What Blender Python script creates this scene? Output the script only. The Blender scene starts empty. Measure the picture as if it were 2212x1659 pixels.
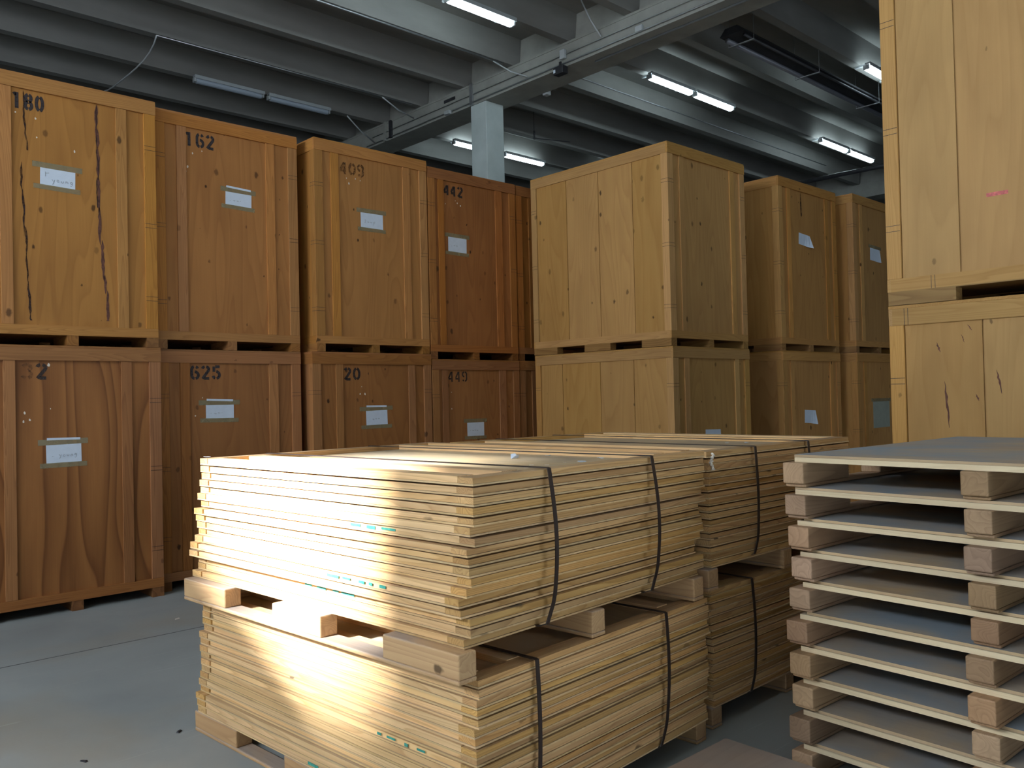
import bpy, math, random
from mathutils import Vector, Matrix
random.seed(7)
S = bpy.context.scene
COL = S.collection

# ------------------------------------------------------------------ camera
F_PX, PITCH, ROLL, TA = 1823.26, 0.0166214, 0.0230169, 0.7499786
def make_camera():
    fwd = Vector((0, math.cos(PITCH), math.sin(PITCH))); right = Vector((1, 0, 0)); down = fwd.cross(right)
    rr = math.cos(ROLL)*right + math.sin(ROLL)*down
    dd = -math.sin(ROLL)*right + math.cos(ROLL)*down
    Rz = Matrix(((math.cos(TA), math.sin(TA), 0), (-math.sin(TA), math.cos(TA), 0), (0, 0, 1)))
    rr, dd, fwd = Rz @ rr, Rz @ dd, Rz @ fwd
    m = Matrix((rr, -dd, -fwd)).transposed().to_4x4()
    m.translation = Vector((0, 0, 1.70))
    cd = bpy.data.cameras.new('camera'); c = bpy.data.objects.new('camera', cd); COL.objects.link(c)
    cd.sensor_width = 36; cd.lens = F_PX/2212*36; cd.clip_end = 200; cd.clip_start = 0.05
    c.matrix_world = m
    S.camera = c
make_camera()

# ------------------------------------------------------------------ world, exposure, daylight
w = bpy.data.worlds.new('world'); S.world = w; w.use_nodes = True
bg = w.node_tree.nodes['Background']; bg.inputs[0].default_value = (0.62, 0.80, 1.0, 1); bg.inputs[1].default_value = 1.2
S.view_settings.view_transform = 'Standard'; S.view_settings.look = 'None'
S.view_settings.gamma = 1; S.view_settings.use_curve_mapping = False
S.view_settings.exposure = 0.0

def area(name, loc, direction, sx, sy, power, color, spread=180):
    l = bpy.data.lights.new(name, 'AREA'); l.shape = 'RECTANGLE'; l.size = sx; l.size_y = sy
    l.energy = power; l.color = color; l.spread = math.radians(spread)
    o = bpy.data.objects.new(name, l); COL.objects.link(o)
    o.location = loc; o.rotation_euler = Vector(direction).to_track_quat('-Z', 'Y').to_euler()
    return o
SUN_DIR = Vector((1.0, -0.10, -0.60)).normalized()
sl = bpy.data.lights.new('sun', 'SUN'); sl.energy = 90; sl.angle = math.radians(5.2); sl.color = (0.93, 0.97, 1.0)
so = bpy.data.objects.new('sun', sl); COL.objects.link(so); so.location = (-12, 6, 9)
so.rotation_euler = SUN_DIR.to_track_quat('-Z', 'Y').to_euler()
# added area lamps for assumed daylight: a wide left panel, two assumed dock doors
area('added_fill_panel_left', (-5.9, 3.9, 5.0), (1, -0.05, -0.35), 6.2, 1.6, 900, (0.86, 0.93, 1.0))  # added fill panel before the solid wall, much wider than the window hole
area('assumed_side_door_lamp', (-5.9, -3.6, 2.0), (1, 0.1, 0), 4.6, 3.8, 50, (0.86, 0.93, 1.0))  # lamp added in an assumed side door, out of view
area('assumed_rear_door_lamp', (4.6, -7.9, 2.2), (-0.05, 1, 0), 4.6, 4.0, 200, (0.84, 0.92, 1.0))  # lamp added in an assumed rear opening, unseen

# ------------------------------------------------------------------ materials
MATS = {}
def newmat(name):
    m = bpy.data.materials.new(name); m.use_nodes = True
    nt = m.node_tree; nt.nodes.clear()
    out = nt.nodes.new('ShaderNodeOutputMaterial'); b = nt.nodes.new('ShaderNodeBsdfPrincipled')
    nt.links.new(b.outputs[0], out.inputs[0])
    return m, nt, b, out
def plain(name, col, rough=0.6, metal=0, noise=0.0, nscale=8, spec=0.5):
    if name in MATS: return MATS[name]
    m, nt, b, out = newmat(name)
    b.inputs['Roughness'].default_value = rough; b.inputs['Metallic'].default_value = metal
    b.inputs['Specular IOR Level'].default_value = spec
    tc = nt.nodes.new('ShaderNodeTexCoord'); n = nt.nodes.new('ShaderNodeTexNoise'); n.inputs['Scale'].default_value = nscale
    n.inputs['Detail'].default_value = 5
    nt.links.new(tc.outputs['Object'], n.inputs['Vector'])
    r = nt.nodes.new('ShaderNodeValToRGB')
    r.color_ramp.elements[0].position = 0.3; r.color_ramp.elements[1].position = 0.7
    r.color_ramp.elements[0].color = [c*(1-noise) for c in col]+[1]; r.color_ramp.elements[1].color = [min(1, c*(1+noise)) for c in col]+[1]
    nt.links.new(n.outputs['Fac'], r.inputs[0]); nt.links.new(r.outputs[0], b.inputs['Base Color'])
    MATS[name] = m; return m
def wood(name, light, dark, axis='z', rings=7.0, ringamt=0.6, knots=0.0, rough=0.62, var=0.10, fine=0.22, ringscale=1.6, dust=None, dustamt=0.0, blotch=0.25, stretch=0.16):
    """pine or plywood, grain along the given axis"""
    if name in MATS: return MATS[name]
    m, nt, b, out = newmat(name); N = nt.nodes.new; L = nt.links.new
    b.inputs['Roughness'].default_value = rough; b.inputs['Specular IOR Level'].default_value = 0.3
    tc = N('ShaderNodeTexCoord'); oi = N('ShaderNodeObjectInfo')
    mul = N('ShaderNodeVectorMath'); mul.operation = 'SCALE'; mul.inputs[0].default_value = (37.0, 53.0, 71.0); L(oi.outputs['Random'], mul.inputs['Scale'])
    add = N('ShaderNodeVectorMath'); add.operation = 'ADD'; L(tc.outputs['Object'], add.inputs[0]); L(mul.outputs[0], add.inputs[1])
    k = {'x': 0, 'y': 1, 'z': 2}[axis]
    def mapped(across, along):
        mp = N('ShaderNodeMapping'); sc = [across]*3; sc[k] = along; mp.inputs['Scale'].default_value = sc
        L(add.outputs[0], mp.inputs['Vector']); return mp.outputs[0]
    def noise(vec, scale, detail=2, dist=0, rough_=0.5):
        n = N('ShaderNodeTexNoise'); n.inputs['Scale'].default_value = scale; n.inputs['Detail'].default_value = detail
        n.inputs['Distortion'].default_value = dist; n.inputs['Roughness'].default_value = rough_
        L(vec, n.inputs['Vector']); return n.outputs['Fac']
    def math_(op, a, c=None, clamp=False):
        n = N('ShaderNodeMath'); n.operation = op; n.use_clamp = clamp
        for i, v in enumerate((a, c)):
            if v is None: continue
            if isinstance(v, (int, float)): n.inputs[i].default_value = v
            else: L(v, n.inputs[i])
        return n.outputs[0]
    def mix(f, a, c):
        n = N('ShaderNodeMix'); n.data_type = 'RGBA'
        if isinstance(f, (int, float)): n.inputs[0].default_value = f
        else: L(f, n.inputs[0])
        for i, v in ((6, a), (7, c)):
            if isinstance(v, tuple): n.inputs[i].default_value = (*v, 1)
            else: L(v, n.inputs[i])
        return n.outputs[2]
    # growth rings as contour lines of a stretched noise
    base = noise(mapped(1, stretch), ringscale*2.2, 1.5, 0.25)
    r = math_('MULTIPLY', base, rings*2.6); r = math_('FRACT', r)
    ramp = N('ShaderNodeValToRGB'); e = ramp.color_ramp.elements
    e[0].position = 0.0; e[0].color = (0.15, 0.15, 0.15, 1); e[1].position = 1.0; e[1].color = (1, 1, 1, 1)
    x = e.new(0.72); x.color = (0.55, 0.55, 0.55, 1); x = e.new(0.12); x.color = (0, 0, 0, 1); x = e.new(0.93); x.color = (1, 1, 1, 1)
    e[-1].color = (0.15, 0.15, 0.15, 1)
    L(r, ramp.inputs[0])
    fineg = noise(mapped(90, 2.2), 1.0, 4, 0, 0.7)
    fineg = math_('MULTIPLY', math_('SUBTRACT', fineg, 0.38), 2.0, True)
    f = math_('MULTIPLY', ramp.outputs[0], ringamt)
    f = math_('ADD', f, math_('MULTIPLY', fineg, fine), True)
    col = mix(f, light, dark)
    bl = noise(mapped(1.0, 0.35), 3.2, 3)
    bl = math_('MULTIPLY', math_('SUBTRACT', bl, 0.42), 3.0, True)
    col = mix(math_('MULTIPLY', bl, blotch), col, tuple(c*0.62 for c in dark))
    if knots > 0:
        sep = N('ShaderNodeSeparateXYZ'); L(add.outputs[0], sep.inputs[0])
        comb = N('ShaderNodeCombineXYZ')
        if axis == 'z':
            L(math_('ADD', sep.outputs[0], sep.outputs[1]), comb.inputs[0]); L(math_('MULTIPLY', sep.outputs[2], 0.62), comb.inputs[1])
        elif axis == 'x':
            L(math_('MULTIPLY', sep.outputs[0], 0.62), comb.inputs[0]); L(math_('ADD', sep.outputs[1], sep.outputs[2]), comb.inputs[1])
        else:
            L(math_('MULTIPLY', sep.outputs[1], 0.62), comb.inputs[0]); L(math_('ADD', sep.outputs[0], sep.outputs[2]), comb.inputs[1])
        wob = N('ShaderNodeVectorMath'); wob.operation = 'ADD'
        wn = N('ShaderNodeTexNoise'); wn.inputs['Scale'].default_value = 30; L(add.outputs[0], wn.inputs['Vector'])
        ws = N('ShaderNodeVectorMath'); ws.operation = 'SCALE'; ws.inputs['Scale'].default_value = 0.02; L(wn.outputs['Color'], ws.inputs[0])
        L(comb.outputs[0], wob.inputs[0]); L(ws.outputs[0], wob.inputs[1])
        v = N('ShaderNodeTexVoronoi'); v.voronoi_dimensions = '2D'; v.inputs['Scale'].default_value = 5.0
        L(wob.outputs[0], v.inputs['Vector'])
        sc = N('ShaderNodeSeparateColor'); L(v.outputs['Color'], sc.inputs[0])
        rad = math_('MULTIPLY', sc.outputs[0], 0.11)
        rad = math_('ADD', rad, 0.02)
        kn = math_('DIVIDE', v.outputs['Distance'], rad)
        kr = N('ShaderNodeValToRGB'); kr.color_ramp.elements[0].position = 0.55; kr.color_ramp.elements[0].color = (1, 1, 1, 1)
        kr.color_ramp.elements[1].position = 1.15; kr.color_ramp.elements[1].color = (0, 0, 0, 1)
        L(kn, kr.inputs[0])
        on = math_('LESS_THAN', sc.outputs[1], knots)
        kf = math_('MULTIPLY', kr.outputs[0], on)
        kf = math_('MULTIPLY', kf, math_('ADD', math_('MULTIPLY', sc.outputs[2], 0.6), 0.35))
        col = mix(kf, col, tuple(c*0.16 for c in dark))
    hsv = N('ShaderNodeHueSaturation'); L(col, hsv.inputs['Color'])
    L(math_('ADD', math_('MULTIPLY', math_('SUBTRACT', oi.outputs['Random'], 0.5), 2*var), 1.0), hsv.inputs['Value'])
    rnd2 = math_('FRACT', math_('MULTIPLY', oi.outputs['Random'], 17.37))
    L(math_('ADD', math_('MULTIPLY', math_('SUBTRACT', rnd2, 0.5), var*0.8), 1.0), hsv.inputs['Saturation'])
    L(math_('ADD', math_('MULTIPLY', math_('SUBTRACT', math_('FRACT', math_('MULTIPLY', oi.outputs['Random'], 31.7)), 0.5), var*0.05), 0.5), hsv.inputs['Hue'])
    col = hsv.outputs[0]
    if dust:
        d = noise(add.outputs[0], 2.3, 5, 0.4)
        d = math_('MULTIPLY', math_('SUBTRACT', d, 0.25), 2.4, True)
        geo = N('ShaderNodeNewGeometry'); sg = N('ShaderNodeSeparateXYZ'); L(geo.outputs['True Normal'], sg.inputs[0])
        up = math_('MULTIPLY', sg.outputs[2], 1.0, True)       # dust lies on faces that look up
        col = mix(math_('MULTIPLY', math_('MULTIPLY', d, up), dustamt), col, dust)
    L(col, b.inputs['Base Color'])
    bp = N('ShaderNodeBump'); bp.inputs['Strength'].default_value = 0.12; bp.inputs['Distance'].default_value = 0.002
    L(f, bp.inputs['Height']); L(bp.outputs[0], b.inputs['Normal'])
    MATS[name] = m; return m

def tone(prefix, light, dark, **kw):
    pan = dict(rings=6.0, ringamt=kw.get('ringamt', 0.34), ringscale=1.25, stretch=0.11, knots=kw.get('knots', 0.28), blotch=kw.get('blotch', 0.25), var=kw.get('var', 0.08))
    return dict(
        panel=wood(prefix+'_plywood_upright', light, dark, 'z', **pan),
        strong=wood(prefix+'_plywood_figured', light, tuple(c*0.8 for c in dark), 'z', rings=5, ringamt=0.8, ringscale=0.8, stretch=0.13, knots=0.06, var=0.06),
        postz=wood(prefix+'_pine_upright', tuple(c*1.12 for c in light), dark, 'z', knots=0.14, rings=9, ringscale=3.0, ringamt=0.45, stretch=0.05, var=0.16),
        railx=wood(prefix+'_pine_along_front', tuple(c*1.05 for c in light), dark, 'x', knots=0.12, rings=9, ringscale=3.0, ringamt=0.45, stretch=0.05, var=0.12),
        raily=wood(prefix+'_pine_along_side', tuple(c*1.05 for c in light), dark, 'y', knots=0.12, rings=9, ringscale=3.0, ringamt=0.45, stretch=0.05, var=0.12),
        base=wood(prefix+'_worn_base', tuple(c*0.72 for c in light), tuple(c*0.6 for c in dark), 'y', knots=0.1, var=0.12))
T_AMBER = tone('amber', (0.47, 0.218, 0.060), (0.27, 0.102, 0.026))
T_KNOTTY = tone('knotty', (0.46, 0.205, 0.056), (0.26, 0.095, 0.024), knots=0.55)
T_RUSSET = tone('russet', (0.38, 0.150, 0.040), (0.20, 0.068, 0.018), knots=0.45, blotch=0.4)
T_BROWN = tone('brown', (0.36, 0.155, 0.050), (0.19, 0.070, 0.022), knots=0.30)
T_HONEY = tone('honey', (0.54, 0.305, 0.102), (0.36, 0.165, 0.046), knots=0.38)
T_TAN = tone('tan', (0.52, 0.275, 0.088), (0.33, 0.14, 0.040), knots=0.22)
T_PALE = tone('pale', (0.46, 0.270, 0.096), (0.33, 0.165, 0.048), knots=0.12, blotch=0.38, ringamt=0.22)

PILE_X = wood('pile_pine_along_width', (0.66, 0.405, 0.165), (0.34, 0.165, 0.052), 'x', rings=9, ringscale=4.0, ringamt=0.6, stretch=0.04, knots=0.12, var=0.17, blotch=0.3, dust=(0.30, 0.30, 0.29), dustamt=0.35)
PILE_Y = wood('pile_pine_along_length', (0.80, 0.54, 0.275), (0.46, 0.245, 0.095), 'y', rings=9, ringscale=4.0, ringamt=0.5, stretch=0.04, knots=0.12, var=0.13, blotch=0.25, dust=(0.34, 0.33, 0.31), dustamt=0.3)
PILE_PLY = wood('pile_plywood_sheet', (0.68, 0.48, 0.25), (0.44, 0.26, 0.11), 'y', rings=5, ringscale=1.2, ringamt=0.4, knots=0.12, var=0.16, dust=(0.36, 0.34, 0.31), dustamt=0.5)
SKID_Y = wood('skid_pine', (0.56, 0.36, 0.19), (0.34, 0.18, 0.085), 'y', rings=8, ringscale=3.0, ringamt=0.45, stretch=0.06, knots=0.12, var=0.12, dust=(0.33, 0.34, 0.36), dustamt=0.7)
SKID_DARK = wood('skid_red_underside', (0.40, 0.20, 0.09), (0.26, 0.11, 0.045), 'y', var=0.1, dust=(0.25, 0.2, 0.17), dustamt=0.3)
PAL_RUN = wood('pallet_runner_pine', (0.42, 0.275, 0.165), (0.22, 0.13, 0.075), 'x', rings=8, ringscale=3.0, ringamt=0.4, stretch=0.06, var=0.28, blotch=0.4)
PAL_PLY = wood('pallet_plywood_dusty', (0.50, 0.37, 0.23), (0.36, 0.25, 0.15), 'y', rings=5, ringscale=1.2, ringamt=0.3, var=0.10, dust=(0.25, 0.30, 0.35), dustamt=1.0, rough=0.8)
PAL_EDGE = wood('pallet_edge_board', (0.72, 0.60, 0.40), (0.52, 0.39, 0.23), 'y', rings=8, ringscale=4.0, ringamt=0.3, stretch=0.04, var=0.12, knots=0.06, dust=(0.42, 0.42, 0.40), dustamt=0.4)
LOW_PLY = wood('low_deck_plywood', (0.42, 0.31, 0.24), (0.30, 0.20, 0.15), 'x', rings=5, ringscale=1.2, ringamt=0.3, var=0.05, dust=(0.25, 0.25, 0.26), dustamt=0.5)

M_STRAP = plain('black_strap_plastic', (0.030, 0.019, 0.016), 0.45)
M_WIRE = plain('dark_steel_wire', (0.06, 0.045, 0.04), 0.5, 0.6)
M_PAPER = plain('white_paper_cool_lit', (0.64, 0.72, 0.84), 0.8, noise=0.03, nscale=20)  # blue cast of the cool daylight is put into this white paper's colour
M_CARD = plain('faded_grey_green_paper', (0.34, 0.36, 0.30), 0.8, noise=0.08)
M_INK = plain('pencil_grey', (0.30, 0.33, 0.38), 0.8)
M_GREEN = plain('green_paint', (0.05, 0.30, 0.24), 0.6, noise=0.3, nscale=40)
M_PINK = plain('pink_chalk', (0.62, 0.16, 0.16), 0.8, noise=0.3, nscale=60)
M_FLECK = plain('pale_torn_fibre', (0.78, 0.70, 0.60), 0.8)
M_STEEL = plain('galvanised_steel', (0.42, 0.44, 0.46), 0.4, 0.8, noise=0.1)
M_GREYBOX = plain('grey_plastic', (0.42, 0.45, 0.47), 0.5)
M_DARKMETAL = plain('dark_heater_metal', (0.035, 0.036, 0.042), 0.5, 0.3, noise=0.2)
M_LAMPGREY = plain('lamp_housing_grey', (0.35, 0.38, 0.40), 0.5)
M_UNLIT = plain('unlit_diffuser', (0.36, 0.42, 0.50), 0.35)
M_SPLIT = plain('dark_split_veneer', (0.115, 0.045, 0.030), 0.8, noise=0.5, nscale=30)
def emission(name, col, s):
    m = bpy.data.materials.new(name); m.use_nodes = True; nt = m.node_tree; nt.nodes.clear()
    o = nt.nodes.new('ShaderNodeOutputMaterial'); e = nt.nodes.new('ShaderNodeEmission')
    e.inputs[0].default_value = (*col, 1); e.inputs[1].default_value = s; nt.links.new(e.outputs[0], o.inputs[0]); return m
M_TUBE = emission('lit_fluorescent_diffuser', (0.76, 0.94, 1.0), 25.0)
def see_through(name, col, alpha, nscale=12, contrast=0.25, rough=0.5):
    m, nt, b, out = newmat(name); b.inputs['Base Color'].default_value = (*col, 1); b.inputs['Roughness'].default_value = rough
    t = nt.nodes.new('ShaderNodeBsdfTransparent'); mx = nt.nodes.new('ShaderNodeMixShader')
    tc = nt.nodes.new('ShaderNodeTexCoord'); n = nt.nodes.new('ShaderNodeTexNoise'); n.inputs['Scale'].default_value = nscale; n.inputs['Detail'].default_value = 4
    nt.links.new(tc.outputs['Object'], n.inputs['Vector'])
    r = nt.nodes.new('ShaderNodeMapRange'); r.inputs[1].default_value = 0.35; r.inputs[2].default_value = 0.65
    r.inputs[3].default_value = max(0, alpha-contrast); r.inputs[4].default_value = min(1, alpha+contrast)
    nt.links.new(n.outputs['Fac'], r.inputs[0]); nt.links.new(r.outputs[0], mx.inputs[0])
    nt.links.new(t.outputs[0], mx.inputs[1]); nt.links.new(b.outputs[0], mx.inputs[2]); nt.links.new(mx.outputs[0], out.inputs[0])
    return m
M_TAPE = see_through('clear_brown_tape', (0.36, 0.30, 0.17), 0.48, 6, 0.1, 0.35)
M_PAINT = see_through('black_stencil_paint', (0.035, 0.026, 0.028), 0.90, 60, 0.10, 0.7)
M_PAINT_MID = see_through('worn_stencil_paint', (0.05, 0.035, 0.032), 0.72, 60, 0.2, 0.7)
M_PAINT_FADE = see_through('faded_stencil_paint', (0.10, 0.06, 0.045), 0.14, 50, 0.14, 0.7)
M_STAIN = see_through('dark_water_stain', (0.035, 0.015, 0.012), 0.7, 25, 0.35, 0.8)

def concrete(name, c0, c1, scale=3, rough=0.85, streak=False):
    m, nt, b, out = newmat(name); N = nt.nodes.new; L = nt.links.new
    b.inputs['Roughness'].default_value = rough; b.inputs['Specular IOR Level'].default_value = 0.25
    tc = N('ShaderNodeTexCoord'); n = N('ShaderNodeTexNoise'); n.inputs['Scale'].default_value = scale; n.inputs['Detail'].default_value = 8; n.inputs['Roughness'].default_value = 0.6
    mp = N('ShaderNodeMapping'); L(tc.outputs['Object'], mp.inputs[0])
    if streak: mp.inputs['Scale'].default_value = (0.3, 1, 1)
    L(mp.outputs[0], n.inputs['Vector'])
    r = N('ShaderNodeValToRGB'); r.color_ramp.elements[0].position = 0.3; r.color_ramp.elements[1].position = 0.7
    r.color_ramp.elements[0].color = (*c0, 1); r.color_ramp.elements[1].color = (*c1, 1)
    L(n.outputs['Fac'], r.inputs[0]); L(r.outputs[0], b.inputs['Base Color'])
    bp = N('ShaderNodeBump'); bp.inputs['Strength'].default_value = 0.1; L(n.outputs['Fac'], bp.inputs['Height']); L(bp.outputs[0], b.inputs['Normal'])
    return m
M_CEIL = concrete('ceiling_concrete', (0.180, 0.178, 0.170), (0.255, 0.253, 0.242), 1.5, streak=True)
M_GIRD = concrete('girder_concrete', (0.255, 0.26, 0.24), (0.345, 0.35, 0.325), 2.5)
M_COLUMN = concrete('column_concrete', (0.45, 0.52, 0.52), (0.54, 0.61, 0.61), 3)
M_WALL = concrete('wall_concrete', (0.30, 0.31, 0.31), (0.38, 0.39, 0.39), 0.7)

def floor_mat():
    m, nt, b, out = newmat('floor_smooth_concrete'); N = nt.nodes.new; L = nt.links.new
    b.inputs['Specular IOR Level'].default_value = 0.4
    tc = N('ShaderNodeTexCoord')
    def nz(sc, det, d=0, s=(1, 1, 1), loc=(0, 0, 0)):
        mp = N('ShaderNodeMapping'); mp.inputs['Scale'].default_value = s; mp.inputs['Location'].default_value = loc; L(tc.outputs['Object'], mp.inputs[0])
        n = N('ShaderNodeTexNoise'); n.inputs['Scale'].default_value = sc; n.inputs['Detail'].default_value = det; n.inputs['Distortion'].default_value = d
        L(mp.outputs[0], n.inputs['Vector']); return n.outputs['Fac']
    def ramp(f, p0, p1, a, c):
        r = N('ShaderNodeValToRGB'); r.color_ramp.elements[0].position = p0; r.color_ramp.elements[1].position = p1
        r.color_ramp.elements[0].color = (*a, 1); r.color_ramp.elements[1].color = (*c, 1); L(f, r.inputs[0]); return r.outputs[0]
    def mix(f, a, c):
        n = N('ShaderNodeMix'); n.data_type = 'RGBA'; L(f, n.inputs[0]); L(a, n.inputs[6])
        if isinstance(c, tuple): n.inputs[7].default_value = (*c, 1)
        else: L(c, n.inputs[7])
        return n.outputs[2]
    base = ramp(nz(0.9, 7, 0.5), 0.3, 0.7, (0.245, 0.27, 0.275), (0.33, 0.36, 0.36))
    tan = ramp(nz(0.8, 4, 0.3, loc=(3.1, 0.4, 0)), 0.52, 0.72, (0, 0, 0), (0.6, 0.6, 0.6))
    col = mix(tan, base, (0.30, 0.27, 0.21))
    scr = ramp(nz(3, 3, 1.5, (0.35, 9, 1)), 0.66, 0.72, (0, 0, 0), (0.22, 0.22, 0.22))
    col = mix(scr, col, (0.5, 0.52, 0.52))
    spk = ramp(nz(90, 2), 0.72, 0.78, (0, 0, 0), (0.5, 0.5, 0.5))
    col = mix(spk, col, (0.16, 0.16, 0.16))
    L(col, b.inputs['Base Color'])
    rr = N('ShaderNodeMapRange'); rr.inputs[3].default_value = 0.42; rr.inputs[4].default_value = 0.68; L(nz(1.5, 4), rr.inputs[0]); L(rr.outputs[0], b.inputs['Roughness'])
    return m
M_FLOOR = floor_mat()
M_JOINT = plain('dark_floor_joint', (0.10, 0.105, 0.105), 0.9)

# ------------------------------------------------------------------ mesh helpers
class MB:
    def __init__(s): s.v = []; s.f = []
    def hexa(s, p):
        i = len(s.v); s.v += [tuple(q) for q in p]
        s.f += [(i, i+3, i+2, i+1), (i+4, i+5, i+6, i+7), (i, i+1, i+5, i+4), (i+1, i+2, i+6, i+5), (i+2, i+3, i+7, i+6), (i+3, i, i+4, i+7)]
        return s
    def box(s, x0, x1, y0, y1, z0, z1):
        return s.hexa([(x0, y0, z0), (x1, y0, z0), (x1, y1, z0), (x0, y1, z0), (x0, y0, z1), (x1, y0, z1), (x1, y1, z1), (x0, y1, z1)])
    def tube(s, path, r, n=8, cap=True):
        P = [Vector(p) for p in path]; rings = []
        for i, p in enumerate(P):
            t = (P[min(i+1, len(P)-1)]-P[max(i-1, 0)]).normalized()
            a = t.cross(Vector((0, 0, 1)));
            if a.length < 0.1: a = t.cross(Vector((0, 1, 0)))
            a.normalize(); b = t.cross(a)
            i0 = len(s.v)
            for k in range(n):
                an = 2*math.pi*k/n; s.v.append(tuple(p+r*(math.cos(an)*a+math.sin(an)*b)))
            rings.append(i0)
        for a, b in zip(rings, rings[1:]):
            for k in range(n): s.f.append((a+k, a+(k+1) % n, b+(k+1) % n, b+k))
        if cap: s.f.append(tuple(rings[0]+k for k in range(n))[::-1]); s.f.append(tuple(rings[-1]+k for k in range(n)))
        return s
    def prism(s, pts, y0, y1):
        """outline pts (x,z), pushed from y0 to y1"""
        i = len(s.v); n = len(pts)
        s.v += [(x, y0, z) for x, z in pts]+[(x, y1, z) for x, z in pts]
        s.f.append(tuple(range(i, i+n))); s.f.append(tuple(range(i+2*n-1, i+n-1, -1)))
        for k in range(n): s.f.append((i+k, i+n+k, i+n+(k+1) % n, i+(k+1) % n))
        return s
    def ribbon(s, path, width_dir, wd, th):
        """closed loop band"""
        P = [Vector(p) for p in path]; n = len(P); W = Vector(width_dir)*wd/2; idx = []
        for i, p in enumerate(P):
            t = (P[(i+1) % n]-P[i-1]).normalized(); nn = t.cross(Vector(width_dir)).normalized()
            i0 = len(s.v); s.v += [tuple(p-W-nn*th/2), tuple(p+W-nn*th/2), tuple(p+W+nn*th/2), tuple(p-W+nn*th/2)]; idx.append(i0)
        for k in range(n):
            a, b = idx[k], idx[(k+1) % n]
            for j in range(4): s.f.append((a+j, a+(j+1) % 4, b+(j+1) % 4, b+j))
        return s
    def mesh(s, name):
        me = bpy.data.meshes.new(name); me.from_pydata(s.v, [], s.f); me.validate()
        import bmesh
        bm = bmesh.new(); bm.from_mesh(me); bmesh.ops.recalc_face_normals(bm, faces=bm.faces); bm.to_mesh(me); bm.free()
        return me
    def obj(s, name, mat, parent=None, bevel=0, label=None, smooth=False):
        me = s.mesh(name); me.materials.append(mat)
        o = bpy.data.objects.new(name, me); COL.objects.link(o)
        if parent: o.parent = parent
        if bevel:
            b = o.modifiers.new('edge', 'BEVEL'); b.width = bevel; b.segments = 2; b.limit_method = 'ANGLE'
        if smooth:
            for p in me.polygons: p.use_smooth = True
        if label: o['label'] = label
        return o
def box(name, mat, parent, *c, bevel=0, label=None): return MB().box(*c).obj(name, mat, parent, bevel, label)
def thing(name, label, cat, loc=(0, 0, 0), rz=0, group=None):
    o = bpy.data.objects.new(name, None); COL.objects.link(o); o.empty_display_size = 0.1
    o.location = loc; o.rotation_euler = (0, 0, rz); return tag(o, label, cat, group)
def tag(o, label, cat, group=None):
    o['label'] = label; o['category'] = cat
    if group: o['group'] = group
    return o
def struct(name, mb, mat):
    o = mb.obj(name, mat); o['kind'] = 'structure'; return o

# ------------------------------------------------------------------ the hall
XW, XE, YS, YN, ZC = -6.0, 30.0, -8.0, 26.0, 7.56
struct('floor', MB().box(XW-.3, XE+.3, YS-.3, YN+.3, -0.2, 0.0), M_FLOOR)
struct('ceiling', MB().box(XW-.3, XE+.3, YS-.3, YN+.3, ZC, ZC+0.2), M_CEIL)
tag(struct('trim_40', MB().box(0.6, 7.0, 6.405, 6.418, -0.004, 0.0008), M_JOINT), 'saw-cut joint line in the grey concrete floor', 'floor joint')
# left wall with an assumed high window and an assumed dock door, both unseen
def wall_x(name, x0, x1, y0, y1, holes):
    mb = MB(); cuts = sorted({y0, y1, *[h[0] for h in holes], *[h[1] for h in holes]})
    for a, b in zip(cuts, cuts[1:]):
        zs = sorted([(h[2], h[3]) for h in holes if h[0] <= a and h[1] >= b]); z = 0
        for lo, hi in zs:
            if lo > z: mb.box(x0, x1, a, b, z, lo)
            z = hi
        mb.box(x0, x1, a, b, z, ZC)
    struct(name, mb, M_WALL)
ASSUMED_SUNWIN = (3.90, 5.05, 5.35, 6.48)  # assumed opening, sized and placed to shape the sun patch
wall_x('wall_left', XW-.25, XW, YS, YN, [ASSUMED_SUNWIN, (-5.9, -1.3, 0, 4.0)])
def wall_y(name, y0, y1, holes):
    mb = MB(); cuts = sorted({XW, XE, *[h[0] for h in holes], *[h[1] for h in holes]})
    for a, b in zip(cuts, cuts[1:]):
        zs = sorted([(h[2], h[3]) for h in holes if h[0] <= a and h[1] >= b]); z = 0
        for lo, hi in zs:
            if lo > z: mb.box(a, b, y0, y1, z, lo)
            z = hi
        mb.box(a, b, y0, y1, z, ZC)
    struct(name, mb, M_WALL)
wall_y('wall_rear', YS-.25, YS, [(2.3, 6.9, 0, 4.2)])  # the rear dock door opening is assumed, out of view
wall_y('wall_far', YN, YN+.25, [])
wall_x('wall_right', XE, XE+.25, YS, YN, [])
o = struct('assumed_window_1', MB().box(XW-.2, XW-.05, ASSUMED_SUNWIN[0], ASSUMED_SUNWIN[0]+.05, ASSUMED_SUNWIN[2], ASSUMED_SUNWIN[3]).box(XW-.2, XW-.05, ASSUMED_SUNWIN[1]-.05, ASSUMED_SUNWIN[1], ASSUMED_SUNWIN[2], ASSUMED_SUNWIN[3]).box(XW-.2, XW-.05, ASSUMED_SUNWIN[0], ASSUMED_SUNWIN[1], ASSUMED_SUNWIN[2], ASSUMED_SUNWIN[2]+.05), M_STEEL)  # assumed frame round the unseen sun opening
bb = MB(); bb.v = [(XW-.12+q, a, b) for q in (0, .02) for a, b in ((ASSUMED_SUNWIN[1]-.03, ASSUMED_SUNWIN[2]+.02), (ASSUMED_SUNWIN[0]+.02, ASSUMED_SUNWIN[2]+.06), (ASSUMED_SUNWIN[1]-.03, ASSUMED_SUNWIN[2]+.60))]; bb.f = [(0, 1, 2), (5, 4, 3), (0, 3, 4, 1), (1, 4, 5, 2), (2, 5, 3, 0)]
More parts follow.
